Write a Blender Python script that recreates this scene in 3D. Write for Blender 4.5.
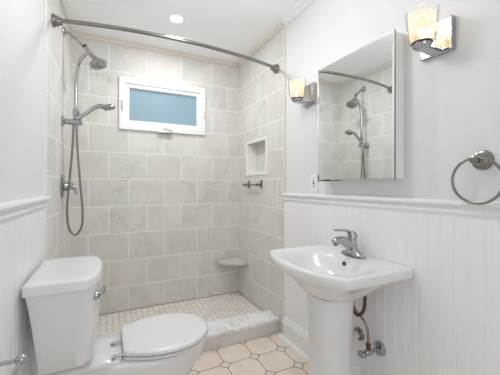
import bpy, bmesh, math, random
from mathutils import Vector, Matrix
PI = math.pi
for o in list(bpy.data.objects): bpy.data.objects.remove(o)
SC = bpy.context.scene; COL = SC.collection

# ------------------------------------------------------------------ camera
EYE = 1.183
cam = bpy.data.objects.new('camera', bpy.data.cameras.new('camera')); COL.objects.link(cam)
cam.data.sensor_width = 36; cam.data.lens = 36*295.77/500; cam.data.shift_y = -1.6/500
cam.data.clip_start = .02
cam.location = (.26776, -2.87583, EYE); cam.rotation_euler = (PI/2, 0, -.449457)
SC.camera = cam
# ------------------------------------------------------------------ world, area lights, exposure
w = bpy.data.worlds.new('world'); SC.world = w; w.use_nodes = True
w.node_tree.nodes['Background'].inputs[0].default_value = (.93, .96, 1, 1)
w.node_tree.nodes['Background'].inputs[1].default_value = .3
def area(name, loc, rot, sx, sy, power, col):
    l = bpy.data.lights.new(name, 'AREA'); l.shape = 'RECTANGLE'; l.size = sx; l.size_y = sy; l.energy = power; l.color = col
    o = bpy.data.objects.new(name, l); COL.objects.link(o); o.location = loc; o.rotation_euler = rot
    return o
def lamp(name, loc, r, power, col):
    l = bpy.data.lights.new(name, 'POINT'); l.energy = power; l.color = col; l.shadow_soft_size = r
    o = bpy.data.objects.new(name, l); COL.objects.link(o); o.location = loc
lamp('room_ceiling_lamp', (.72, -1.62, 2.17), .12, 9.6, (1, .995, .99))
area('doorway_fill', (.75, -3.55, 1.25), (PI/2, 0, 0), 1.1, 1.9, 9, (.98, .99, 1))  # added fill light at the unseen doorway, brightens the room from behind the camera
area('downlight_area', (.748, -.57, 2.455), (0, 0, 0), .12, .12, 7.9, (.97, .985, 1))
SC.view_settings.view_transform = 'Standard'; SC.view_settings.look = 'None'
SC.view_settings.gamma = 1; SC.view_settings.use_curve_mapping = False
SC.view_settings.exposure = 0.06
SC.cycles.diffuse_bounces = 10; SC.cycles.max_bounces = 16; SC.cycles.transparent_max_bounces = 16

# ------------------------------------------------------------------ helpers
def srgb(r, g, b):
    f = lambda c: (c/255/12.92) if c/255 <= .04045 else ((c/255+.055)/1.055)**2.4
    return (f(r), f(g), f(b), 1)
def mat(name):
    m = bpy.data.materials.new(name); m.use_nodes = True
    return m, m.node_tree.nodes, m.node_tree.links, m.node_tree.nodes['Principled BSDF']
def simple(name, col, rough=.5, metal=0., noise=.0, nscale=40, coat=0., bump=0.):
    m, N, L, b = mat(name)
    b.inputs['Roughness'].default_value = rough; b.inputs['Metallic'].default_value = metal
    b.inputs['Coat Weight'].default_value = coat
    t = N.new('ShaderNodeTexCoord'); n = N.new('ShaderNodeTexNoise'); n.inputs['Scale'].default_value = nscale
    n.inputs['Detail'].default_value = 4
    L.new(t.outputs['Object'], n.inputs['Vector'])
    mx = N.new('ShaderNodeMix'); mx.data_type = 'RGBA'
    mx.inputs['A'].default_value = col
    mx.inputs['B'].default_value = tuple(c*(1-noise) for c in col[:3])+(1,)
    L.new(n.outputs['Fac'], mx.inputs['Factor']); L.new(mx.outputs['Result'], b.inputs['Base Color'])
    if bump:
        bp = N.new('ShaderNodeBump'); bp.inputs['Strength'].default_value = bump; bp.inputs['Distance'].default_value = .002
        L.new(n.outputs['Fac'], bp.inputs['Height']); L.new(bp.outputs['Normal'], b.inputs['Normal'])
    return m
class G:                                        # tiny node-math wrapper
    def __init__(s, N, L): s.N, s.L = N, L
    def m(s, op, a, b=None, c=None):
        n = s.N.new('ShaderNodeMath'); n.operation = op
        for i, v in enumerate((a, b, c)):
            if v is None: continue
            if isinstance(v, (int, float)): n.inputs[i].default_value = v
            else: s.L.new(v, n.inputs[i])
        return n.outputs[0]
    def mix(s, f, a, b):
        n = s.N.new('ShaderNodeMix'); n.data_type = 'RGBA'
        for k, v in (('Factor', f), ('A', a), ('B', b)):
            if isinstance(v, (int, float, tuple)): n.inputs[k].default_value = v
            else: s.L.new(v, n.inputs[k])
        return n.outputs['Result']
    def noise(s, vec, scale, detail=5, rough=.55, dist=0):
        n = s.N.new('ShaderNodeTexNoise'); n.inputs['Scale'].default_value = scale; n.inputs['Detail'].default_value = detail
        n.inputs['Roughness'].default_value = rough; n.inputs['Distortion'].default_value = dist
        s.L.new(vec, n.inputs['Vector']); return n.outputs['Fac']
    def ramp(s, f, lo, hi):
        n = s.N.new('ShaderNodeMapRange'); n.inputs['From Min'].default_value = lo; n.inputs['From Max'].default_value = hi
        n.interpolation_type = 'SMOOTHSTEP'; s.L.new(f, n.inputs['Value']); return n.outputs['Result']
def xyz(N, L):
    t = N.new('ShaderNodeTexCoord'); s = N.new('ShaderNodeSeparateXYZ'); L.new(t.outputs['Object'], s.inputs[0])
    return t.outputs['Object'], s.outputs
def comb(N, L, x, y, z=None):
    c = N.new('ShaderNodeCombineXYZ'); L.new(x, c.inputs[0]); L.new(y, c.inputs[1])
    if z is not None: L.new(z, c.inputs[2])
    return c.outputs[0]
def veins(g, vec, base, vein, cloud):
    n1 = g.noise(vec, 4.2, 6, .6, 1.2)
    v = g.m('ABSOLUTE', g.m('SUBTRACT', n1, .5))
    v = g.m('SUBTRACT', 1, g.ramp(v, 0, .03))
    m2 = g.ramp(g.noise(vec, 3.1, 3), .48, .66)
    v = g.m('MULTIPLY', g.m('MULTIPLY', v, m2), .6)
    c = g.mix(g.ramp(g.noise(vec, 5.5, 5, .6), .35, .72), base, cloud)
    return g.mix(v, c, vein)
GROUT = srgb(243, 242, 239)
def tile_wall(name, axis, off):
    m, N, L, b = mat(name); g = G(N, L); vec, o = xyz(N, L)
    u = g.m('SUBTRACT', o[axis], off); v = g.m('SUBTRACT', o[2], .0414)
    br = N.new('ShaderNodeTexBrick'); L.new(comb(N, L, u, v), br.inputs['Vector'])
    br.inputs['Scale'].default_value = 1; br.inputs['Mortar Size'].default_value = .0031; br.inputs['Mortar Smooth'].default_value = .1
    br.inputs['Brick Width'].default_value = .3167; br.inputs['Row Height'].default_value = .24
    br.inputs['Color1'].default_value = (0, 0, 0, 1); br.inputs['Color2'].default_value = (1, 1, 1, 1); br.inputs['Mortar'].default_value = (.5, .5, .5, 1)
    # every tile is cut from another spot of the stone
    sp = N.new('ShaderNodeSeparateColor'); L.new(br.outputs['Color'], sp.inputs[0]); rnd = sp.outputs[0]
    va = N.new('ShaderNodeVectorMath'); va.operation = 'ADD'; L.new(vec, va.inputs[0])
    L.new(comb(N, L, g.m('MULTIPLY', rnd, 13.), g.m('MULTIPLY', rnd, 7.), g.m('MULTIPLY', rnd, 5.)), va.inputs[1])
    st = veins(g, va.outputs[0], srgb(221, 219, 214), srgb(176, 172, 166), srgb(208, 205, 199))
    st = g.mix(g.m('MULTIPLY', rnd, .4), st, srgb(203, 201, 196))
    c = g.mix(br.outputs['Fac'], st, GROUT); L.new(c, b.inputs['Base Color'])
    b.inputs['Roughness'].default_value = .32
    L.new(g.m('ADD', .55, g.m('MULTIPLY', br.outputs['Fac'], .4)), b.inputs['Roughness'])
    bp = N.new('ShaderNodeBump'); bp.inputs['Strength'].default_value = .35; bp.inputs['Distance'].default_value = .002
    L.new(g.m('SUBTRACT', 1, br.outputs['Fac']), bp.inputs['Height']); L.new(bp.outputs['Normal'], b.inputs['Normal'])
    return m
def stone(name, base, vein, cloud, rough=.3):
    m, N, L, b = mat(name); g = G(N, L); vec, o = xyz(N, L)
    va = N.new('ShaderNodeVectorMath'); va.operation = 'MULTIPLY'; L.new(vec, va.inputs[0]); va.inputs[1].default_value = (2.2, 2.2, 2.2)
    L.new(veins(g, va.outputs[0], base, vein, cloud), b.inputs['Base Color']); b.inputs['Roughness'].default_value = rough
    return m
def octagon_floor():
    m, N, L, b = mat('octagon_and_dot_floor_tile'); g = G(N, L); vec, o = xyz(N, L); P = .216
    def cell(c, off): return g.m('SUBTRACT', g.m('FLOORED_MODULO', g.m('ADD', g.m('SUBTRACT', c, off), P/2), P), P/2)
    ax = g.m('ABSOLUTE', cell(o[0], 1.188)); ay = g.m('ABSOLUTE', cell(o[1], -1.041)); s = g.m('ADD', ax, ay)
    dot = g.m('LESS_THAN', s, .037)
    ring = g.m('MULTIPLY', g.m('LESS_THAN', s, .0445), g.m('SUBTRACT', 1, dot))
    line = g.m('MULTIPLY', g.m('LESS_THAN', g.m('MINIMUM', ax, ay), .0024), g.m('SUBTRACT', 1, dot))
    gr = g.m('MAXIMUM', ring, line)
    ix = g.m('FLOOR', g.m('DIVIDE', g.m('SUBTRACT', o[0], 1.188), P)); iy = g.m('FLOOR', g.m('DIVIDE', g.m('SUBTRACT', o[1], -1.041), P))
    wn = N.new('ShaderNodeTexWhiteNoise'); wn.noise_dimensions = '2D'; L.new(comb(N, L, ix, iy), wn.inputs['Vector'])
    cl = g.ramp(g.noise(vec, 9, 6, .6, .8), .3, .75)
    t = g.mix(cl, srgb(240, 228, 216), srgb(226, 208, 193))
    t = g.mix(g.m('MULTIPLY', wn.outputs['Value'], .35), t, srgb(230, 217, 205))
    c = g.mix(dot, t, srgb(226, 216, 206)); c = g.mix(gr, c, srgb(92, 82, 74)); L.new(c, b.inputs['Base Color'])
    L.new(g.m('ADD', .35, g.m('MULTIPLY', gr, .45)), b.inputs['Roughness'])
    bp = N.new('ShaderNodeBump'); bp.inputs['Strength'].default_value = .4; bp.inputs['Distance'].default_value = .002
    L.new(g.m('SUBTRACT', 1, gr), bp.inputs['Height']); L.new(bp.outputs['Normal'], b.inputs['Normal'])
    return m
def hex_floor():
    m, N, L, b = mat('hexagon_mosaic'); g = G(N, L); vec, o = xyz(N, L); S = .055
    px = g.m('DIVIDE', o[1], S); py = g.m('DIVIDE', o[0], S); R3 = math.sqrt(3)
    def lat(dx, dy):
        a = g.m('SUBTRACT', g.m('FLOORED_MODULO', g.m('ADD', px, dx), 1.), .5)
        c = g.m('SUBTRACT', g.m('FLOORED_MODULO', g.m('ADD', py, dy), R3), R3/2)
        return a, c, g.m('ADD', g.m('MULTIPLY', a, a), g.m('MULTIPLY', c, c))
    a1, c1, d1 = lat(0, 0); a2, c2, d2 = lat(.5, R3/2)
    k = g.m('LESS_THAN', d1, d2); nk = g.m('SUBTRACT', 1, k)
    gx = g.m('ADD', g.m('MULTIPLY', k, a1), g.m('MULTIPLY', nk, a2)); gy = g.m('ADD', g.m('MULTIPLY', k, c1), g.m('MULTIPLY', nk, c2))
    ax = g.m('ABSOLUTE', gx); ay = g.m('ABSOLUTE', gy)
    h = g.m('MAXIMUM', ax, g.m('ADD', g.m('MULTIPLY', ax, .5), g.m('MULTIPLY', ay, R3/2)))
    gr = g.ramp(h, .425, .455)
    wn = N.new('ShaderNodeTexWhiteNoise'); wn.noise_dimensions = '2D'
    rx = g.m('ROUND', g.m('MULTIPLY', g.m('SUBTRACT', px, gx), 4)); ry = g.m('ROUND', g.m('MULTIPLY', g.m('SUBTRACT', py, gy), 4))
    L.new(comb(N, L, rx, ry), wn.inputs['Vector'])
    t = g.mix(g.ramp(wn.outputs['Value'], 0, 1), srgb(243, 240, 236), srgb(232, 227, 220))
    t = g.mix(g.ramp(g.noise(vec, 7, 4), .45, .8), t, srgb(226, 219, 211))
    c = g.mix(gr, t, srgb(190, 176, 158)); L.new(c, b.inputs['Base Color']); b.inputs['Roughness'].default_value = .4
    bp = N.new('ShaderNodeBump'); bp.inputs['Strength'].default_value = .3; bp.inputs['Distance'].default_value = .002
    L.new(g.m('SUBTRACT', 1, gr), bp.inputs['Height']); L.new(bp.outputs['Normal'], b.inputs['Normal'])
    return m
def curb_tile():
    m, N, L, b = mat('curb_face_tile'); g = G(N, L); vec, o = xyz(N, L)
    u = g.m('SUBTRACT', g.m('FLOORED_MODULO', g.m('ADD', g.m('SUBTRACT', o[0], 1.229), .3), .6), .3)
    j = g.m('LESS_THAN', g.m('ABSOLUTE', u), .004)
    st = veins(g, vec, srgb(222, 219, 214), srgb(178, 174, 170), srgb(204, 201, 196))
    L.new(g.mix(j, st, srgb(222, 219, 213)), b.inputs['Base Color']); b.inputs['Roughness'].default_value = .35
    return m
def braided(name, c1, c2, scale):
    m, N, L, b = mat(name); g = G(N, L)
    t = N.new('ShaderNodeTexCoord'); wv = N.new('ShaderNodeTexWave'); wv.bands_direction = 'Z'; wv.inputs['Scale'].default_value = scale
    L.new(t.outputs['Object'], wv.inputs['Vector'])
    L.new(g.mix(wv.outputs['Fac'], c1, c2), b.inputs['Base Color']); b.inputs['Metallic'].default_value = .85; b.inputs['Roughness'].default_value = .32
    return m
def emit(name, col, s):
    m, N, L, b = mat(name); b.inputs['Base Color'].default_value = (.8, .8, .8, 1)
    b.inputs['Emission Color'].default_value = col; b.inputs['Emission Strength'].default_value = s
    return m
def clear_glass(name, tint=(1, 1, 1, 1), fac=1.0):
    m, N, L, b = mat(name)
    tr = N.new('ShaderNodeBsdfTransparent'); tr.inputs[0].default_value = tint
    gl = N.new('ShaderNodeBsdfGlossy'); gl.inputs['Roughness'].default_value = .05
    lw = N.new('ShaderNodeLayerWeight'); lw.inputs['Blend'].default_value = .12
    mx = N.new('ShaderNodeMixShader'); g = G(N, L)
    L.new(g.m('MULTIPLY', lw.outputs['Fresnel'], fac), mx.inputs[0]); L.new(tr.outputs[0], mx.inputs[1]); L.new(gl.outputs[0], mx.inputs[2])
    L.new(mx.outputs[0], N['Material Output'].inputs['Surface'])
    return m
def crackle_glass():
    m, N, L, b = mat('crackled_glass'); g = G(N, L); vec, o = xyz(N, L)
    nz = N.new('ShaderNodeTexNoise'); nz.inputs['Scale'].default_value = 30; L.new(vec, nz.inputs['Vector'])
    vm = N.new('ShaderNodeVectorMath'); vm.operation = 'MULTIPLY_ADD'; L.new(nz.outputs['Color'], vm.inputs[0]); vm.inputs[1].default_value = (.03, .03, .03); L.new(vec, vm.inputs[2])
    vo = N.new('ShaderNodeTexVoronoi'); vo.feature = 'DISTANCE_TO_EDGE'; vo.inputs['Scale'].default_value = 62; L.new(vm.outputs[0], vo.inputs['Vector'])
    e = g.ramp(vo.outputs['Distance'], .0, .16)
    tl = N.new('ShaderNodeBsdfTranslucent'); L.new(g.mix(e, srgb(255, 252, 244), srgb(250, 234, 204)), tl.inputs[0])
    tr = N.new('ShaderNodeBsdfTransparent'); tr.inputs[0].default_value = srgb(255, 244, 225)
    df = N.new('ShaderNodeBsdfDiffuse'); df.inputs[0].default_value = srgb(252, 244, 228)
    m1 = N.new('ShaderNodeMixShader'); m1.inputs[0].default_value = .3; L.new(tl.outputs[0], m1.inputs[1]); L.new(df.outputs[0], m1.inputs[2])
    mx = N.new('ShaderNodeMixShader'); L.new(g.m('ADD', .12, g.m('MULTIPLY', e, .38)), mx.inputs[0]); L.new(m1.outputs[0], mx.inputs[1]); L.new(tr.outputs[0], mx.inputs[2])
    L.new(mx.outputs[0], N['Material Output'].inputs['Surface'])
    return m

M = {}
M['paint'] = simple('white_wall_paint', srgb(222, 223, 224), .55, noise=.015, nscale=60, bump=.03)
M['ceiling'] = simple('ceiling_paint', srgb(248, 249, 250), .75, noise=.01, nscale=50)
M['trim'] = simple('white_gloss_trim_paint', srgb(235, 236, 237), .32, noise=.01)
M['porcelain'] = simple('white_porcelain', srgb(226, 227, 228), .2, noise=.0, coat=.25)
M['seat'] = simple('white_seat_plastic', srgb(226, 227, 228), .2)
M['chrome'] = simple('polished_chrome', srgb(178, 180, 183), .1, 1.0)
M['nickel'] = simple('brushed_nickel', srgb(150, 147, 142), .22, 1.0, noise=.08, nscale=90)
M['darknickel'] = simple('aged_nickel', srgb(140, 133, 126), .3, 1.0, noise=.1)
M['mirror'] = simple('mirror_silver', srgb(236, 240, 240), .0, 1.0)
M['black'] = simple('desilvered_black', srgb(30, 28, 28), .4, noise=.4, nscale=120)
M['dark'] = simple('dark_rubber', srgb(40, 40, 42), .5)
M['rust'] = simple('rusty_chrome', srgb(120, 92, 70), .5, .6, noise=.5, nscale=60)
M['cream'] = simple('cream_stone_trim', srgb(228, 221, 210), .4, noise=.1, nscale=25)
M['caulk'] = simple('pale_caulk', srgb(236, 235, 232), .5)
M['red'] = simple('red_plastic', srgb(214, 60, 48), .4)
M['pvc'] = simple('white_pvc', srgb(228, 226, 220), .4)
M['tile_back'] = tile_wall('marble_tile_back', 0, .279)
M['tile_side'] = tile_wall('marble_tile_side', 1, 0.)
M['marble'] = stone('white_marble', srgb(248, 248, 249), srgb(178, 179, 184), srgb(226, 227, 230), .25)
M['shelf'] = stone('grey_marble_shelf', srgb(212, 209, 204), srgb(170, 166, 160), srgb(198, 195, 190), .3)
M['curb'] = curb_tile()
M['floor'] = octagon_floor()
M['hex'] = hex_floor()
M['hose'] = braided('braided_steel_hose', srgb(112, 108, 102), srgb(164, 159, 152), 60)
M['supply'] = braided('braided_supply_hose', srgb(110, 98, 80), srgb(178, 168, 150), 80)
M['lamp'] = emit('led_lens', (1, .98, .95, 1), 7)
M['bulb'] = emit('warm_bulb', (1, .82, .55, 1), 3)
M['frost'] = emit('frosted_window_glass', srgb(170, 194, 206), .37)
M['frost'].node_tree.nodes['Principled BSDF'].inputs['Base Color'].default_value = srgb(100, 125, 138)
M['glass'] = clear_glass('clear_glass', fac=.5)
M['crackle'] = crackle_glass()

def new(name, bm, m, parent=None, smooth=None, bevel=0, seg=2, sub=0, kind=None, label=None):
    me = bpy.data.meshes.new(name); bmesh.ops.recalc_face_normals(bm, faces=bm.faces); bm.to_mesh(me); bm.free()
    o = bpy.data.objects.new(name, me); COL.objects.link(o)
    me.materials.append(M[m] if isinstance(m, str) else m)
    if smooth is not None:
        for p in me.polygons: p.use_smooth = True
    if bevel:
        md = o.modifiers.new('bevel', 'BEVEL'); md.width = bevel; md.segments = seg; md.limit_method = 'ANGLE'; md.angle_limit = math.radians(40)
    if sub:
        md = o.modifiers.new('sub', 'SUBSURF'); md.levels = sub; md.render_levels = sub
    if smooth is not None and not sub:
        me.set_sharp_from_angle(angle=math.radians(smooth or 180))
    if parent: o.parent = parent
    if kind: o['kind'] = kind
    if label: o['label'] = label
    return o
def thing(name, label, cat, group=None):
    o = bpy.data.objects.new(name, None); COL.objects.link(o); o['label'] = label; o['category'] = cat
    o.empty_display_size = .05
    if group: o['group'] = group
    return o
def settle(t, loc):                 # move the thing's Empty to its base without moving its parts
    t.location = loc
    for c in t.children: c.location = Vector(c.location) - Vector(loc)
def box(x0, x1, y0, y1, z0, z1, bm=None):
    bm = bm or bmesh.new()
    v = [bm.verts.new((x, y, z)) for x in (x0, x1) for y in (y0, y1) for z in (z0, z1)]
    for f in ((0, 1, 3, 2), (4, 6, 7, 5), (0, 4, 5, 1), (2, 3, 7, 6), (0, 2, 6, 4), (1, 5, 7, 3)): bm.faces.new([v[i] for i in f])
    return bm
def loft(rings, bm=None, cap0=True, cap1=True):
    bm = bm or bmesh.new(); R = [[bm.verts.new(p) for p in r] for r in rings]; n = len(R[0])
    for a, b in zip(R, R[1:]):
        for i in range(n): bm.faces.new((a[i], a[(i+1) % n], b[(i+1) % n], b[i]))
    if cap0: bm.faces.new(R[0][::-1])
    if cap1: bm.faces.new(R[-1])
    return bm
def frame(d):
    d = Vector(d).normalized(); a = Vector((0, 0, 1)) if abs(d.z) < .9 else Vector((1, 0, 0))
    u = d.cross(a).normalized(); return d, u, d.cross(u).normalized()
def lathe(prof, origin, axis=(0, 0, 1), n=32, bm=None, cap0=True, cap1=True, sy=1):   # prof: (radius, distance along axis)
    d, u, v = frame(axis); o = Vector(origin)
    return loft([[o+d*h+u*(max(r, 1e-4)*math.cos(2*PI*i/n))+v*(max(r, 1e-4)*sy*math.sin(2*PI*i/n)) for i in range(n)] for r, h in prof], bm, cap0, cap1)
def spline(pts, k=8):
    P = [Vector(p) for p in pts]; out = []
    for i in range(len(P)-1):
        p0 = P[i-1] if i else P[0]*2-P[1]; p3 = P[i+2] if i+2 < len(P) else P[-1]*2-P[-2]; p1, p2 = P[i], P[i+1]
        for j in range(k):
            t = j/k; out.append(.5*((2*p1)+(p2-p0)*t+(2*p0-5*p1+4*p2-p3)*t*t+(3*p1-p0-3*p2+p3)*t**3))
    return out+[P[-1]]
def tube(pts, r, n=12, bm=None, closed=False):
    P = [Vector(p) for p in pts]; rr = r if isinstance(r, (list, tuple)) else [r]*len(P)
    if len(rr) != len(P):
        rr = [rr[0]+(rr[-1]-rr[0])*i/(len(P)-1) for i in range(len(P))]
    T = []
    for i in range(len(P)):
        a = P[i-1] if (i or closed) else P[i]; b = P[(i+1) % len(P)] if (i+1 < len(P) or closed) else P[i]
        T.append((b-a).normalized())
    _, u, _ = frame(T[0]); rings = []
    for i, p in enumerate(P):
        u = (u-T[i]*u.dot(T[i])).normalized(); v = T[i].cross(u)
        rings.append([p+u*(rr[i]*math.cos(2*PI*j/n))+v*(rr[i]*math.sin(2*PI*j/n)) for j in range(n)])
    if closed: return loft(rings+[rings[0]], bm, False, False)
    return loft(rings, bm)
def prism_y(prof, y0, y1, bm=None):            # prof: (x, z) polygon, run along y
    return loft([[(x, y0, z) for x, z in prof], [(x, y1, z) for x, z in prof]], bm)
def resample(pts, n):
    P = [Vector(p) for p in pts]; P.append(P[0]); d = [0]
    for a, b in zip(P, P[1:]): d.append(d[-1]+(b-a).length)
    out = []; j = 0
    for i in range(n):
        s = d[-1]*i/n
        while d[j+1] < s: j += 1
        out.append(P[j].lerp(P[j+1], (s-d[j])/max(d[j+1]-d[j], 1e-9)))
    return out
def struct(name, bm, m, parent=None, label=None, **k):
    o = new(name, bm, m, parent, **k)
    if not parent: o['kind'] = 'structure'
    if label: o['label'] = label
    return o

# ------------------------------------------------------------------ the room shell
W, H = 1.521, 2.478
XL = -.047                                     # painted left wall
YF = -3.35
struct('floor', box(XL-.1, W+.12, YF-.1, -.80, -.06, 0), 'floor', label='beige octagon and dot tile floor')
struct('floor_shower', box(-.06, W+.02, -.70, .02, -.06, .062), 'hex', label='pale hexagon mosaic shower floor')
struct('ceiling', box(XL-.15, W+.2, YF-.1, .12, H, H+.08), 'ceiling')
# back wall with the window opening
WX0, WX1, WZ0, WZ1 = .361, 1.153, 1.689, 2.155
bm = box(-.15, WX0+.02, 0, .12, 0, H); box(WX1-.02, W+.2, 0, .12, 0, H, bm)
box(WX0+.02, WX1-.02, 0, .12, 0, WZ0+.02, bm); box(WX0+.02, WX1-.02, 0, .12, WZ1-.02, H, bm)
struct('wall_back', bm, 'tile_back', label='marble tiled back wall of the shower')
# right wall of the shower with the niche opening
NY0, NY1, NZ0, NZ1 = -.60, -.215, 1.302, 1.598
YE = -.901
bm = box(W, W+.12, YE, NY0, 0, H); box(W, W+.12, NY1, 0, 0, H, bm)
box(W, W+.12, NY0, NY1, 0, NZ0, bm); box(W, W+.12, NY0, NY1, NZ1, H, bm)
struct('wall_right_shower', bm, 'tile_side', label='marble tiled right wall of the shower')
struct('wall_right', box(W+.004, W+.12, YF, YE, 0, H), 'paint', label='white painted right wall')
# left shower wall: slightly splayed
bm = bmesh.new()
loft([[(0, 0, 0), (-.0385, -.907, 0), (-.15, -.907, 0), (-.15, 0, 0)], [(0, 0, H), (-.0385, -.907, H), (-.15, -.907, H), (-.15, 0, H)]], bm)
struct('wall_left_shower', bm, 'tile_side', label='marble tiled left wall of the shower')
struct('wall_left', box(XL-.1, XL, YF, -.907, 0, H), 'paint', label='white painted left wall')
bm = box(XL-.1, .25, YF-.1, YF, 0, H); box(1.15, W+.12, YF-.1, YF, 0, H, bm); box(.25, 1.15, YF-.1, YF, 2.05, H, bm)
struct('wall_front', bm, 'paint', label='wall with open doorway behind the camera')
# niche lining, frame
bm = bmesh.new(); dN = .095
box(W+dN, W+dN+.02, NY0, NY1, NZ0, NZ1, bm); 
struct('wall_niche_back', bm, 'tile_side', label='marble back of the shower niche')
bm = box(W+.001, W+dN, NY1-.008, NY1-.0005, NZ0, NZ1); box(W+.001, W+dN, NY0+.0005, NY0+.008, NZ0, NZ1, bm)
box(W+.001, W+dN, NY0+.008, NY1-.008, NZ0+.0005, NZ0+.008, bm)
struct('trim_1', bm, 'caulk', label='pale side lining of the shower niche')
bm = box(W+.001, W+dN, NY0+.008, NY1-.008, NZ1-.008, NZ1-.0005)
struct('trim_2', bm, 'shelf', label='grey stone top of the shower niche')
f = .018
bm = box(W-.006, W+.002, NY0-f, NY1+f, NZ1-.004, NZ1+f); box(W-.006, W+.002, NY0-f, NY1+f, NZ0-f, NZ0+.004, bm)
box(W-.006, W+.002, NY0-f, NY0+.004, NZ0+.004, NZ1-.004, bm); box(W-.006, W+.002, NY1-.004, NY1+f, NZ0+.004, NZ1-.004, bm)
struct('trim_3', bm, 'caulk', label='white pencil trim around the shower niche')
# cream top course and end strips
def strip_x(x0, x1):
    bm = bmesh.new(); n = 5
    for i in range(n):
        a = x0+(x1-x0)*i/n; b = x0+(x1-x0)*(i+1)/n
        box(a+.0012, b-.0012, -.010, -.0005, 2.438, H-.0005, bm)
    return bm
struct('trim_4', strip_x(.004, W-.012), 'cream', label='cream stone border along the top of the back wall', bevel=.003)
bm = bmesh.new()
for i in range(3): box(W-.010, W-.0005, YE+.02+(.885*i/3), YE+.02+(.885*(i+1)/3)-.0024, 2.438, H-.0005, bm)
struct('trim_5', bm, 'cream', label='cream stone border along the top of the right shower wall', bevel=.003)
struct('trim_6', box(W-.006, W+.004, YE-.012, YE+.006, .03, H-.0005), 'cream', label='cream edge strip of the right shower tiles', bevel=.003)
bm = bmesh.new(); loft([[(-.0005, -.012, z), (-.0375, -.895, z), (-.0275, -.895, z), (.0095, -.012, z)] for z in (2.438, H-.0005)], bm)
struct('trim_7', bm, 'cream', label='cream stone border along the top of the left shower wall')
struct('trim_8', box(-.05, -.034, -.921, -.9075, .03, H-.0005), 'caulk', label='pale edge strip of the left shower tiles', bevel=.003)
# curb
bm = loft([[(-.04, -.850, z), (W-.001, -.826, z), (W-.001, -.66, z), (-.04, -.66, z)] for z in (0.0005, .088)])
struct('curb_face', bm, 'curb', label='grey tiled face of the shower curb')
bm = loft([[(-.036, -.857, z), (W-.002, -.833, z), (W-.002, -.648, z), (-.03, -.600, z)] for z in (.089, .115)])
struct('curb_cap', bm, 'marble', label='white marble cap on the shower curb', bevel=.004, seg=3)
bm = box(.002, W-.008, -.006, -.0005, .0625, .068); box(W-.006, W-.0005, -.645, -.0005, .0625, .068, bm)
struct('trim_14', bm, simple('tan_sealant', srgb(168, 154, 136), .6), label='tan sealant line where the shower floor meets the tiled walls')
# beadboard wainscot on both painted walls
def beadboard(xf, s, y0, y1, z0, z1, pitch, ph):      # xf: face, s: +1 when the room is on the -x side
    pts = []; y = y0
    k = math.ceil((y0-ph)/pitch); ys = []
    while ph+k*pitch < y1-.01:
        if ph+k*pitch > y0+.01: ys.append(ph+k*pitch)
        k += 1
    pts = [(y0, 0)]
    for c in ys: pts += [(c-.007, 0), (c-.0035, .0014), (c-.0015, .0002), (c+.0015, .0002), (c+.0035, .0014), (c+.007, 0)]
    pts += [(y1, 0), (y1, .0105), (y0, .0105)]
    return loft([[(xf+s*d, y, z) for y, d in pts] for z in (z0, z1)])
struct('wall_right_wainscot', beadboard(W-.008, 1, YF, YE-.014, .05, 1.07, .0535, -1.903), 'trim', label='white beadboard wainscot on the right wall')
struct('wall_left_wainscot', beadboard(XL+.012, -1, YF, -.925, .05, 1.07, .0535, -1.4), 'trim', label='white beadboard wainscot on the left wall')
def rail(xf, s):
    p = [(0, 0), (.010, 0), (.013, .010), (.020, .022), (.020, .032), (.015, .036), (.015, .044), (.030, .050), (.034, .058), (.032, .068), (.024, .072), (0, .072)]
    return [(xf+s*a, 1.056+b) for a, b in p]
struct('trim_9', prism_y(rail(W+.003, -1), YF, YE-.013), 'trim', label='white chair rail on the right wall', smooth=30)
struct('trim_10', prism_y(rail(XL+.001, 1), YF, -.923), 'trim', label='white chair rail on the left wall', smooth=30)
def skirt(xf, s): return [(xf+s*a, b) for a, b in [(0, .001), (.017, .001), (.017, .118), (.021, .124), (.021, .132), (.015, .138), (.015, .146), (.010, .154), (.009, .166), (0, .168)]]
struct('baseboard_right', prism_y(skirt(W-.0075, -1), YF, YE-.014), 'trim', smooth=30)
struct('baseboard_left', prism_y(skirt(XL+.0115, 1), YF, -.925), 'trim', smooth=30)
def shoe(xf, s): return [(xf, .0005)]+[(xf+s*.02*math.cos(a*PI/12), .0005+.024*math.sin(a*PI/12)) for a in range(7)]
struct('trim_11', prism_y(shoe(W-.0245, -1), YF, -.87), 'trim', label='white quarter round shoe at the right baseboard', smooth=30)
def crown(xf, s): return [(xf+s*a, H-.0005-b*.55) for a, b in [(0, 0), (.056, 0), (.056, .010), (.048, .014), (.043, .028), (.030, .044), (.018, .054), (.013, .066), (.009, .070), (.007, .082), (0, .082)]]
struct('trim_12', prism_y(crown(W+.003, -1), YF, YE-.013), 'trim', label='white crown moulding on the right wall', smooth=30)
struct('trim_13', prism_y(crown(XL+.001, 1), YF, -.923), 'trim', label='white crown moulding on the left wall', smooth=30)

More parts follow.
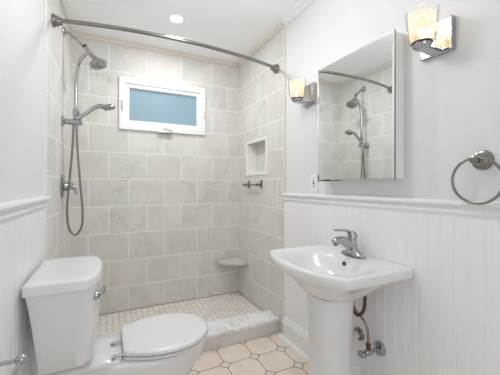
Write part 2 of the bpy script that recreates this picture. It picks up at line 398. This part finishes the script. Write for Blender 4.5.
# ------------------------------------------------------------------ window
wn = bpy.data.objects.new('window_1', None); COL.objects.link(wn); wn['kind'] = 'structure'; wn['label'] = 'small white framed frosted awning window in the shower wall'
def ring_box(x0, x1, z0, z1, t, y0, y1):
    prof = [(x0, z0), (x1, z0), (x1, z1), (x0, z1)]; inn = [(x0+t, z0+t), (x1-t, z0+t), (x1-t, z1-t), (x0+t, z1-t)]
    bm = bmesh.new()
    V = [[bm.verts.new((x, y, z)) for x, z in q] for q, y in ((prof, y0), (inn, y0), (inn, y1), (prof, y1))]
    for a, b in ((0, 1), (1, 2), (2, 3), (3, 0)):
        for i in range(4): bm.faces.new((V[a][i], V[a][(i+1) % 4], V[b][(i+1) % 4], V[b][i]))
    return bm
new('frame', ring_box(WX0, WX1, WZ0, WZ1, .052, -.020, .06), 'trim', wn, bevel=.003)
new('sash', ring_box(WX0+.05, WX1-.05, WZ0+.05, WZ1-.05, .036, -.008, .05), 'trim', wn, bevel=.004)
new('pane', box(WX0+.08, WX1-.08, .022, .03, WZ0+.08, WZ1-.08), 'frost', wn)
for x in (WX0+.026, WX1-.026):
    z = (WZ0+WZ1)/2-.02
    la = new('latch', box(x-.010, x+.010, -.024, -.0195, z-.05, z+.05), 'trim', wn, bevel=.003)
    new('latch_handle', tube(spline([(x, -.024, z-.042), (x+.004, -.034, z-.02), (x+.004, -.036, z+.02), (x, -.026, z+.046)], 5), .0055, 8), 'trim', la, smooth=60)
cx = (WX0+WX1)/2+.0
ck = new('crank', box(cx-.065, cx+.065, -.034, -.0195, WZ0-.006, WZ0+.026), 'trim', wn, bevel=.004)
new('crank_base', box(cx-.062, cx+.060, -.036, -.0215, WZ0-.014, WZ0-.004), 'darknickel', ck, bevel=.002)
new('crank_handle', tube(spline([(cx-.02, -.037, WZ0+.03), (cx+.01, -.045, WZ0+.036), (cx+.05, -.045, WZ0+.022), (cx+.075, -.04, WZ0+.030)], 5), .006, 8), 'seat', ck, smooth=60)
settle(wn, (cx, 0, WZ0))

# ------------------------------------------------------------------ downlight
t = thing('recessed_downlight', 'round white recessed ceiling light above the shower', 'ceiling light')
new('trim_ring', lathe([(.050, -.006), (.062, -.003), (.065, 0)], (.748, -.57, H-.001), cap0=True, cap1=True), 'ceiling', t, smooth=40)
new('lens', lathe([(.041, -.009), (.046, -.007), (.046, -.005)], (.748, -.57, H-.0015)), 'lamp', t, smooth=40)
settle(t, (.748, -.57, H))

# ------------------------------------------------------------------ corner shelf
bm = bmesh.new(); pr = [(1.519, -.002)]+[(1.519-.245*math.sin(a*PI/36)**.9, -.002-.235*math.cos(a*PI/36)**.9) for a in range(0, 19)]
loft([[(x, y, z) for x, y in pr] for z in (.402, .43)], bm)
o = new('corner_shelf', bm, 'shelf', bevel=.005, seg=3); o['label'] = 'grey marble quarter round shelf in the shower corner'; o['category'] = 'shelf'

# ------------------------------------------------------------------ small bar below niche
t = thing('grab_bar', 'short dark nickel bar mounted under the tiled niche', 'bar')
new('rail', tube([(1.475, -.205, 1.193), (1.475, -.535, 1.193)], .0075, 12), 'darknickel', t, smooth=40)
for y in (-.262, -.52):
    p = new('post', box(1.512, 1.5205, y-.019, y+.019, 1.163, 1.235), 'darknickel', t, bevel=.004)
    new('bracket', box(1.463, 1.5125, y-.012, y+.012, 1.180, 1.206), 'darknickel', p, bevel=.004)
settle(t, (W, -.39, 1.19))

# ------------------------------------------------------------------ shower rod
t = thing('shower_curtain_rod', 'curved nickel shower curtain rod spanning the shower opening', 'curtain rod')
A = Vector((-.031, -.745, 2.185)); B = Vector((W, -.787, 2.142))
def rp(s):
    p = A.lerp(B, s); p.y -= .115*(1-(2*s-1)**2)**.9 if 0 < s < 1 else 0; return p
path = [rp(.012+.976*i/40) for i in range(41)]
new('rod', tube(path, .0125, 16), 'nickel', t, smooth=50)
for P_, q, m in ((A, rp(.05), 'nickel'), (B, rp(.95), 'nickel')):
    d = (q-P_).normalized(); d = (d+Vector((1 if P_ is A else -1, 0, 0))*1.2).normalized()
    new('flange', lathe([(.038, .001), (.038, .010), (.034, .016), (.024, .040), (.021, .052), (.016, .054)], P_, d, 28), m, t, smooth=40)
settle(t, (.74, -.85, 2.16))

# ------------------------------------------------------------------ shower fittings on the left tiled wall
YS = -.42; XW = .0425*YS
t = thing('overhead_shower', 'chrome fixed shower head on angled arm with curved riser pipe', 'shower head')
fy = -.385; fx = .0425*fy
new('wall_flange', lathe([(.034, .0), (.034, .004), (.026, .012), (.014, .018)], (fx+.001, fy, 2.29), (1, 0, 0), 28), 'chrome', t, smooth=40)
arm = [(fx+.012, fy, 2.29), (fx+.035, fy-.002, 2.283), (fx+.07, fy-.008, 2.255), (.130, -.41, 2.185)]
new('arm', tube(spline(arm, 6), .0095), 'chrome', t, smooth=50)
dn = Vector((.168, -.425, 2.135))
cn = new('connector', tube([(.122, -.408, 2.197), (.150, -.418, 2.160), tuple(dn)], .0145, 16), 'chrome', t, smooth=50)
new('collar', tube([(.116, -.406, 2.206), (.124, -.409, 2.196)], .016, 16), 'dark', cn, smooth=50)
ax = Vector((.30, -.12, -.95)).normalized(); neck = dn
new('swivel', lathe([(.013, 0), (.017, .010), (.014, .022)], neck, Vector((.8, -.1, -.6)), 20), 'chrome', t, smooth=50)
hc = Vector((.205, -.43, 2.088))
hd = new('head', lathe([(.014, -.04), (.022, -.032), (.050, -.006), (.062, .006), (.064, .016), (.058, .022)], hc, ax, 36), 'chrome', t, smooth=40)
fc = new('spray_face', lathe([(.056, .0215), (.052, .0255), (.020, .0265), (.018, .024)], hc, ax, 36), 'chrome', hd, smooth=30)
bm = bmesh.new(); _, u, v = frame(ax)
for rr, nn in ((.045, 18), (.031, 12), (.012, 6)):
    for i in range(nn):
        c = hc+u*(rr*math.cos(2*PI*i/nn))+v*(rr*math.sin(2*PI*i/nn)); lathe([(.0028, .024), (.0022, .030)], c, ax, 8, bm)
new('nozzles', bm, 'dark', hd)
bx = .066
riser = [(.150, -.420, 2.165), (.120, -.428, 2.130), (.088, -.432, 2.075), (bx+.006, -.434, 1.99), (bx, -.435, 1.88), (bx, -.435, 1.70)]
new('riser_pipe', tube(spline(riser, 8), .0115, 14), 'chrome', t, smooth=50)
dv = new('diverter', lathe([(.012, -.045), (.019, -.04), (.019, -.015), (.015, -.010), (.021, .0), (.021, .03), (.012, .038)], (bx, -.435, 1.695), (0, 0, 1), 24), 'chrome', t, smooth=40)
new('diverter_knob', lathe([(.008, 0), (.013, .006), (.013, .028), (.009, .032)], (bx+.006, -.435, 1.712), (.4, -1, 0), 16), 'chrome', dv, smooth=40)
bk = new('wall_bracket', lathe([(.034, 0), (.034, .010), (.024, .014), (.0205, .018), (.0205, .118), (.014, .124)], (XW+.001, -.435, 1.637), (1, 0, 0), 28), 'chrome', t, smooth=40)
settle(t, (XW, YS, 1.637))

t = thing('hand_shower', 'chrome hand shower in its cradle with long hanging hose', 'hand shower')
hp = spline([(.080, -.452, 1.668), (.125, -.455, 1.698), (.175, -.458, 1.742), (.215, -.460, 1.762), (.250, -.461, 1.762)], 8)
new('handle', tube(hp, [.0125+.005*i/(len(hp)-1) for i in range(len(hp))], 16), 'chrome', t, smooth=50)
ax = Vector((.28, 0, -1)).normalized(); hc = Vector((.278, -.461, 1.762))
hd = new('head', lathe([(.010, -.022), (.030, -.017), (.043, -.004), (.045, .006), (.040, .012)], hc, ax, 32), 'chrome', t, smooth=40)
new('spray_face', lathe([(.039, .0115), (.037, .0155), (.018, .0165)], hc, ax, 32), 'darknickel', hd, smooth=30)
new('cradle', lathe([(.017, -.02), (.019, -.016), (.019, .016), (.017, .02)], (.083, -.450, 1.668), (.75, 0, .66), 20), 'chrome', t, smooth=40)
hs = [(.078, -.450, 1.640), (.072, -.452, 1.56), (.080, -.454, 1.40), (.094, -.456, 1.20), (.108, -.458, 1.02), (.104, -.458, .90), (.066, -.458, .836), (.026, -.457, .885), (.014, -.455, 1.02), (.028, -.452, 1.22), (.044, -.448, 1.42), (.050, -.442, 1.56), (.055, -.436, 1.655)]
ho = new('hose', tube(spline(hs, 12), .0075, 10), 'hose', t, smooth=50)
for p, q in (((.078, -.450, 1.648), (.073, -.452, 1.590)), ((.055, -.436, 1.650), (.0505, -.441, 1.575))):
    new('hose_nut', tube([p, q], [.0105, .009], 14), 'chrome', ho, smooth=40)
settle(t, (.083, -.45, 1.668))

t = thing('shower_valve', 'round chrome shower valve plate with single lever', 'valve')
vy, vz = -.425, 1.180; vx = .0425*vy
new('escutcheon', lathe([(.088, .0005), (.088, .004), (.080, .010), (.045, .016), (.036, .018)], (vx+.001, vy, vz), (1, -.04, 0), 36), 'chrome', t, smooth=40)
hb = new('handle_hub', lathe([(.036, .017), (.034, .03), (.026, .045), (.024, .066), (.018, .072)], (vx, vy, vz), (1, 0, 0), 24), 'chrome', t, smooth=40)
new('lever', tube(spline([(vx+.055, vy, vz), (vx+.074, vy, vz-.010), (vx+.082, vy-.003, vz-.034), (vx+.086, vy-.004, vz-.060)], 6), [.013, .008], 12), 'chrome', hb, smooth=50)
settle(t, (vx, vy, vz))

# ------------------------------------------------------------------ toilet
t = thing('toilet', 'white two-piece toilet with closed lid against the left wall', 'toilet')
TY = -1.275
def tank_ring(xb, xf, hw, bow, z, n=80, r=.03):
    pts = [(xb, -hw), (xb, hw)]
    for i in range(17):
        s = 1-2*i/16; pts.append((xf+bow*math.sqrt(max(0, 1-abs(s)**2.0)), s*hw))
    R = resample([Vector((x, y, 0)) for x, y in pts], n)
    for _ in range(1): R = [(R[i-1]+R[i]*2+R[(i+1) % n])/4 for i in range(n)]
    return [(p.x, TY+p.y, z) for p in R]
new('tank', loft([tank_ring(.032, .160, .180, .044, .428), tank_ring(.022, .174, .197, .050, .440), tank_ring(.010, .179, .209, .053, .56), tank_ring(-.006, .184, .222, .056, .70), tank_ring(-.016, .185, .229, .057, .762)]), 'porcelain', t, smooth=50)
new('tank_lid', loft([tank_ring(-.020, .186, .237, .057, .761), tank_ring(-.023, .188, .240, .058, .764), tank_ring(-.023, .188, .240, .058, .797), tank_ring(-.0205, .186, .2375, .057, .8015), tank_ring(-.014, .180, .231, .055, .804), tank_ring(.02, .14, .19, .05, .807)]), 'porcelain', t, smooth=35)
ly = TY-.160; lx = .212; lz = .712
lv = new('flush_lever', lathe([(.027, -.012), (.027, .004), (.021, .010), (.016, .024)], (lx, ly, lz), (1, -.28, 0), 20), 'chrome', t, smooth=40, label='chrome flush lever')
new('lever_arm', tube(spline([(lx+.016, ly-.004, lz), (lx+.032, ly+.012, lz+.001), (lx+.040, ly+.045, lz+.003), (lx+.044, ly+.080, lz+.004)], 5), [.013, .010], 10), 'chrome', lv, smooth=50)
def outline(prof, z, n=64):               # prof: (x, half width) from back to front
    up = spline([(x, h, 0) for x, h in prof], 6)
    pts = up+[Vector((p.x, -p.y, 0)) for p in reversed(up[:-1])]
    R = resample(pts, n)
    return [(p.x, TY+p.y, z) for p in R]
TIP = .765
def bowl_prof(b, f, hb, hf):
    L = f-b; return [(b, hb*.8), (b+.02, hb), (b+L*.22, hb*1.0), (b+L*.42, (hb+hf)/2+.012), (b+L*.62, hf), (b+L*.80, hf*.90), (b+L*.93, hf*.58), (f-.004, hf*.22), (f, 0)]
S = [bowl_prof(.07, .60, .105, .125), bowl_prof(.07, .59, .102, .118), bowl_prof(.06, .615, .10, .118), bowl_prof(.05, .685, .112, .150), bowl_prof(.035, .738, .122, .182), bowl_prof(.025, .745, .128, .190), bowl_prof(.02, .760, .130, .198), bowl_prof(.02, .761, .130, .198), bowl_prof(.03, .750, .122, .190)]
Z = [.001, .03, .12, .21, .28, .325, .352, .374, .382]
bowl = loft([outline(s, z) for s, z in zip(S, Z)])
bo = new('bowl', bowl, 'porcelain', t, smooth=50)
new('tank_neck', loft([tank_ring(.05, .14, .12, .03, z) for z in (.392, .4285)]), 'porcelain', bo)
new('tank_deck', loft([outline([(.012, .10), (.02, .135), (.10, .14), (.19, .145), (.28, .150), (.318, .150), (.332, .10), (.335, 0)], z) for z in (.3815, .392)]+[outline([(.018, .095), (.026, .128), (.10, .133), (.19, .138), (.275, .143), (.312, .143), (.326, .095), (.329, 0)], .399)]), 'porcelain', bo, smooth=50)
def seat_prof(g): return [(.334-g*.3, .105), (.338-g*.4, .138), (.375, .158+g), (.45, .190+g), (.54, .203+g), (.62, .194+g), (.695, .152+g), (.747, .082+g), (TIP-.003+g, .03), (TIP+g, 0)]
new('seat', loft([outline(seat_prof(-.026), .383), outline(seat_prof(-.024), .3885), outline(seat_prof(.001), .3905), outline(seat_prof(.003), .394), outline(seat_prof(.003), .3985), outline(seat_prof(-.002), .401), outline(seat_prof(-.026), .4015), outline(seat_prof(-.028), .409)]), 'seat', t, smooth=50)
new('seat_lid', loft([outline(seat_prof(-.002), .4090), outline(seat_prof(.003), .4105), outline(seat_prof(.003), .420), outline(seat_prof(-.004), .4265), outline(seat_prof(-.02), .4295), outline(seat_prof(-.05), .431)]), 'seat', t, smooth=50)
for dy in (-.132, -.002):
    hg = new('hinge', lathe([(.009, .0), (.009, .004), (.006, .010)], (.292, TY+dy, .3985), (0, 0, 1), 16), 'chrome', t, smooth=40, label='chrome seat hinge')
    new('hinge_pin', tube([(.284, TY+dy, .4125), (.342, TY+dy, .4135)], .0062, 10), 'chrome', hg, smooth=40)
settle(t, (.35, TY, 0))

# ------------------------------------------------------------------ pedestal sink
t = thing('pedestal_sink', 'white pedestal basin with bowed front on the right wall', 'sink')
SY = -1.694
def rim_pts(xb, xc, bow, hw, r):
    pts = [(xb, -hw), (xb, hw)]
    pts += [(xb+(xc-xb)*k/6, hw) for k in range(1, 6)]
    for i in range(25):
        s = 1-2*i/24; pts.append((xc-bow*(1-s*s), s*hw))
    pts += [(xc+(xb-xc)*k/6, -hw) for k in range(1, 6)]
    return [Vector((x, y, 0)) for x, y in pts]
NR = 96
def srm(xb, xc, bow, hw, z, k=1):
    R = resample(rim_pts(xb, xc, bow, hw, .03), NR)
    for _ in range(k): R = [(R[i-1]+R[i]*2+R[(i+1) % NR])/4 for i in range(NR)]
    return [(p.x, SY+p.y, z) for p in R]
def ell(cx, rx, ry, z, e=2.0):
    base = resample(rim_pts(W-.009, 1.115, .085, .30, .03), NR); out = []
    c = Vector((1.26, 0, 0))
    for p in base:
        a = math.atan2((p.y-c.y)/.30, (p.x-c.x)/.24)
        ca, sa = math.cos(a), math.sin(a)
        out.append((cx+rx*math.copysign(abs(ca)**(2/e), ca), SY+ry*math.copysign(abs(sa)**(2/e), sa), z))
    return out
XB = W-.0085
rings = [ell(1.305, .075, .075, .612), ell(1.305, .112, .124, .634), ell(1.30, .142, .165, .654), ell(1.30, .165, .192, .680, 2.1), ell(1.30, .190, .228, .712, 2.3),
         srm(XB-.03, 1.145, .078, .262, .742, 4), srm(XB, 1.118, .084, 0.306, .770, 1), srm(XB, 1.112, .085, 0.312, .775), srm(XB, 1.110, .086, 0.314, .806), srm(XB, 1.114, .085, 0.310, .813), srm(XB-.004, 1.122, .082, 0.303, .816, 2),
         ell(1.245, .168, .258, .811, 2.5), ell(1.245, .155, .243, .798, 2.4), ell(1.245, .140, .215, .77, 2.3), ell(1.25, .115, .17, .725, 2.2), ell(1.255, .07, .10, .695), ell(1.26, .024, .024, .686)]
ba = new('basin', loft(rings), 'porcelain', t, smooth=180, sub=1)
new('drain', lathe([(.020, 0), (.024, .002), (.020, .004), (.006, .003)], (1.26, SY, .6865), n=24), 'chrome', ba, smooth=40, label='chrome drain')
ox, oz = 1.386, .776
new('overflow_hole', lathe([(.0105, -.002), (.0105, .004), (.008, .005)], (ox, SY, oz), (-1, 0, .35), 20), 'dark', ba, smooth=40, label='dark round overflow hole')
def ped(rx, ry, z): return [(1.291+rx*math.copysign(abs(math.cos(a))**.85, math.cos(a)), SY+ry*math.copysign(abs(math.sin(a))**.85, math.sin(a)), z) for a in [2*PI*i/48 for i in range(48)]]
new('pedestal', loft([ped(.135, .14, .001), ped(.135, .14, .02), ped(.125, .13, .04), ped(.108, .112, .10), ped(.098, .103, .25), ped(.099, .104, .42), ped(.103, .110, .56), ped(.106, .115, .636)]), 'porcelain', t, smooth=60)
settle(t, (1.32, SY, 0))

t = thing('faucet', 'single lever chrome faucet on the pedestal basin', 'faucet')
def sq(cx, cy, rx, ry, z, e=2.6, n=32):
    return [(cx+rx*math.copysign(abs(math.cos(a))**(2/e), math.cos(a)), cy+ry*math.copysign(abs(math.sin(a))**(2/e), math.sin(a)), z) for a in [2*PI*i/n for i in range(n)]]
FX = 1.447; fz = .816
new('base_plate', loft([sq(FX, SY, .029, .080, fz), sq(FX, SY, .028, .079, fz+.006), sq(FX-.001, SY, .025, .062, fz+.014), sq(FX-.002, SY, .024, .040, fz+.024), sq(FX-.004, SY, .024, .027, fz+.042), sq(FX-.006, SY, .023, .025, fz+.075, 2), sq(FX-.006, SY, .020, .022, fz+.082, 2)]), 'chrome', t, smooth=50)
def bar(pts, w0, w1, h0, h1):
    P = spline(pts, 6); n = len(P); rings = []
    for i, p in enumerate(P):
        a = P[max(i-1, 0)]; b = P[min(i+1, n-1)]; T = (b-a).normalized(); up = Vector((0, 1, 0)).cross(T).normalized(); k = i/(n-1)
        w = w0+(w1-w0)*k; h = h0+(h1-h0)*k
        rings.append([p+Vector((0, 1, 0))*(w*math.copysign(abs(math.cos(q))**.8, math.cos(q)))+up*(h*math.copysign(abs(math.sin(q))**.8, math.sin(q))) for q in [2*PI*j/16 for j in range(16)]])
    return loft(rings)
sp = new('spout', bar([(FX+.004, SY, fz+.040), (FX-.035, SY, fz+.062), (FX-.075, SY, fz+.082), (FX-.112, SY, fz+.083), (FX-.128, SY, fz+.072)], .026, .017, .030, .015), 'chrome', t, smooth=50)
new('aerator', lathe([(.010, 0), (.010, -.010)], (FX-.120, SY, fz+.069), n=16), 'darknickel', sp, smooth=40)
hb = new('handle', loft([sq(FX-.006, SY, .0235, .0245, fz+.083, 2), sq(FX-.004, SY, .026, .027, fz+.092, 2), sq(FX-.006, SY, .0255, .026, fz+.112, 2), sq(FX-.012, SY, .022, .022, fz+.124, 2), sq(FX-.016, SY, .012, .012, fz+.128, 2)]), 'chrome', t, smooth=50)
new('lever', bar([(FX-.004, SY, fz+.114), (FX-.04, SY, fz+.130), (FX-.08, SY, fz+.136), (FX-.124, SY, fz+.139)], .018, .011, .010, .004), 'chrome', hb, smooth=50)
new('lift_rod', tube([(FX+.022, SY, fz+.004), (FX+.024, SY, fz+.085)], .003, 8), 'chrome', t, smooth=40)
settle(t, (FX, SY, fz))

# supply valve and waste pipe behind the pedestal
t = thing('shutoff_valve', 'chrome oval-handled shutoff valve with hose below the basin', 'valve')
vy, vz = -1.812, .360; xw = W-.008
new('escutcheon', lathe([(.036, .0), (.036, .004), (.030, .016), (.014, .022)], (xw, vy, vz), (-1, 0, 0), 28), 'chrome', t, smooth=40)
new('stub_pipe', tube([(xw-.02, vy, vz), (xw-.085, vy, vz)], .0085, 14), 'chrome', t, smooth=40)
vb = new('valve_body', lathe([(.013, 0), (.016, .004), (.016, .038), (.012, .044)], (xw-.058, vy, vz), (-1, 0, 0), 18), 'chrome', t, smooth=40)
new('outlet_nut', tube([(xw-.082, vy, vz+.008), (xw-.082, vy, vz+.044)], [.0105, .0125], 12), 'rust', vb, smooth=40, label='rusty outlet nut')
hd = new('handle', lathe([(.008, .0), (.024, .004), (.026, .010), (.024, .016), (.010, .018)], (xw-.115, vy, vz), (-1, 0, 0), 24, sy=.62), 'chrome', t, smooth=40, label='oval chrome handle')
new('stem', tube([(xw-.1, vy, vz), (xw-.117, vy, vz)], .006, 10), 'chrome', hd, smooth=40)
hp = [(xw-.082, vy, vz+.04), (xw-.082, vy+.002, vz+.09), (xw-.084, vy+.012, vz+.130), (xw-.090, vy+.038, vz+.162), (xw-.097, vy+.074, vz+.190), (xw-.10, vy+.092, vz+.24), (xw-.095, vy+.10, vz+.295)]
new('supply_hose', tube(spline(hp, 8), .0068, 10), 'supply', t, smooth=50)
settle(t, (xw, vy, vz))
t = thing('waste_pipe', 'white waste pipe with dark wall ring behind the pedestal', 'pipe')
new('pipe', tube([(xw-.002, -1.675, .372), (xw-.10, -1.675, .372)], .019, 18), 'pvc', t, smooth=40)
new('wall_ring', lathe([(.034, 0), (.034, .004), (.027, .014), (.020, .018)], (xw, -1.675, .372), (-1, 0, 0), 24), 'darknickel', t, smooth=40)
new('trap_pipe', tube(spline([(1.405, -1.730, .63), (1.408, -1.730, .585), (1.411, -1.735, .548), (1.416, -1.752, .525), (1.421, -1.773, .535), (1.426, -1.790, .570), (1.428, -1.795, .64)], 6), .0085, 12), 'rust', t, smooth=40)
settle(t, (xw, -1.675, .372))

# ------------------------------------------------------------------ medicine cabinet
t = thing('medicine_cabinet', 'mirrored medicine cabinet on the right wall between two sconces', 'cabinet')
CY0, CY1, CZ0, CZ1 = -1.943, -1.40, 1.212, 1.901; xm = 1.452
new('body', box(xm+.006, W+.0035, CY0+.004, CY1-.004, CZ0+.004, CZ1-.004), 'trim', t, bevel=.002)
dr = new('mirror_door', loft([[(x, y, z) for y, z in ((CY0+i, CZ0+i), (CY1-i, CZ0+i), (CY1-i, CZ1-i), (CY0+i, CZ1-i))] for x, i in ((xm+.0055, .0), (xm-.001, .0), (xm-.003, .009))]), 'mirror', t, label='bevelled mirror door')
random.seed(4); bm = bmesh.new()
def blob(y0, y1, z0, z1):
    n = max(3, int((y1-y0)/.012)); P = [(y0, z0)]
    top = [(y0+(y1-y0)*i/n, z1-(z1-z0)*random.uniform(0, .6)) for i in range(n+1)]
    P = [(y0, z0), (y1, z0)]+top[::-1]
    loft([[(x, y, z) for y, z in P] for x in (xm-.0005, xm-.0042)], bm)
blob(-1.52, CY1-.001, CZ0, CZ0+.010); blob(-1.60, -1.53, CZ0, CZ0+.005)
blob(CY1-.010, CY1-.001, CZ0+.012, CZ0+.045)
new('worn_silvering', bm, 'black', dr, label='black worn mirror edge')
new('edge_strip', box(xm-.001, xm+.0056, CY0-.003, CY0-.0002, CZ0, CZ1), 'nickel', dr)
settle(t, (W, (CY0+CY1)/2, CZ0))

# ------------------------------------------------------------------ sconces
def sconce(y, zc, label):
    t = thing('wall_sconce', label, 'wall lamp', 'glass sconces beside the mirror'); x0 = W+.0035
    new('back_plate', box(x0-.024, x0, y-.068, y+.068, zc-.068, zc+.068), 'chrome', t, bevel=.004, seg=3)
    gx = x0-.110; zb = zc-.047
    new('arm', loft([[(gx-.01, y-.020, zb-.014), (gx-.01, y+.020, zb-.014), (gx-.01, y+.020, zb-.004), (gx-.01, y-.020, zb-.004)], [(x0-.022, y-.024, zb-.018), (x0-.022, y+.024, zb-.018), (x0-.022, y+.024, zb-.004), (x0-.022, y-.024, zb-.004)]]), 'chrome', t, bevel=.003)
    cp = new('cup', lathe([(.018, -.014), (.030, -.010), (.036, -.002), (.036, .006), (.030, .008)], (gx, y, zb), n=32), 'chrome', t, smooth=40)
    new('cup_ring', lathe([(.039, 0), (.039, .006)], (gx, y, zb+.0065), n=32), 'dark', cp, smooth=40)
    zg = zb+.013
    new('outer_glass', lathe([(.040, 0), (.049, .004), (.055, .04), (.062, .122), (.0605, .122), (.0535, .04), (.0475, .006), (.039, .003)], (gx, y, zg), n=40, cap0=False, cap1=False), 'glass', t, smooth=60)
    new('inner_glass', lathe([(.034, 0), (.043, .006), (.047, .04), (.051, .100), (.047, .108)], (gx, y, zg+.003), n=40, cap0=False, cap1=False), 'crackle', t, smooth=60)
    new('bulb', lathe([(.006, 0), (.008, .02), (.014, .034), (.014, .046), (.006, .056)], (gx, y, zg+.002), n=20), 'bulb', t, smooth=60)
    l = bpy.data.lights.new('sconce_glow', 'POINT'); l.energy = .085; l.color = (1, .9, .76); l.shadow_soft_size = .02
    lo = bpy.data.objects.new('sconce_glow', l); COL.objects.link(lo); lo.parent = t; lo.location = (gx, y, zg+.075)
    settle(t, (x0, y, zc))
sconce(-2.10, 1.797, 'lit glass and chrome wall sconce above the towel ring side of the mirror')
sconce(-1.225, 1.805, 'lit glass and chrome wall sconce between shower tiles and mirror')

# ------------------------------------------------------------------ towel ring
t = thing('towel_ring', 'empty nickel towel ring on the right wall', 'towel ring')
ry, rz = -2.262, 1.279; x0 = W+.0035
new('mount', lathe([(.037, 0), (.037, .004), (.034, .009), (.027, .012), (.025, .018), (.016, .024), (.012, .034), (.012, .050), (.016, .056), (.014, .064), (.006, .068)], (x0, ry, rz), (-1, 0, 0), 32), 'nickel', t, smooth=35)
R_ = .083; xr = x0-.050
new('ring', tube([(xr-.004*math.cos(a), ry-.004+R_*math.sin(a), rz+.006-R_+R_*math.cos(a)) for a in [2*PI*i/64 for i in range(64)]], .0052, 12, closed=True), 'nickel', t, smooth=60)
settle(t, (x0, ry, rz))

# ------------------------------------------------------------------ outlet
t = thing('wall_outlet', 'white outlet plate with red button left of mirror', 'outlet')
oy, oz = -1.270, 1.205
new('plate', box(x0-.005, x0, oy-.036, oy+.036, oz-.058, oz+.058), 'trim', t, bevel=.002)
new('socket', box(x0-.0075, x0-.0045, oy-.017, oy+.017, oz-.034, oz+.034), 'seat', t, bevel=.001)
new('reset_button', box(x0-.0095, x0-.007, oy-.006, oy+.006, oz+.001, oz+.010), 'red', t, label='red reset button')
new('test_button', box(x0-.0095, x0-.007, oy-.006, oy+.006, oz-.010, oz-.001), 'dark', t, label='black test button')
new('screw', lathe([(.003, 0), (.003, .001)], (x0-.0075, oy, oz-.026), (-1, 0, 0), 10), 'dark', t, label='dark slot')
settle(t, (x0, oy, oz))

# ------------------------------------------------------------------ paper holder on the left wall
t = thing('paper_holder', 'empty chrome toilet paper holder on the left wainscot', 'paper holder')
py, pz, pxx = -1.80, .672, .040; xs = XL+.012
new('wall_post', lathe([(.026, 0), (.026, .005), (.018, .010), (.0065, .016), (.0065, pxx-xs)], (xs, py, pz), (1, 0, 0), 20), 'chrome', t, smooth=40)
new('ball', lathe([(.004, -.016), (.0125, -.012), (.017, 0), (.0125, .012), (.004, .016)], (pxx, py, pz), (0, 0, 1), 20), 'chrome', t, smooth=60)
new('roll_bar', tube([(pxx, py-.01, pz), (pxx, py-.165, pz)], .0065, 12), 'chrome', t, smooth=40)
settle(t, (xs, py, pz))
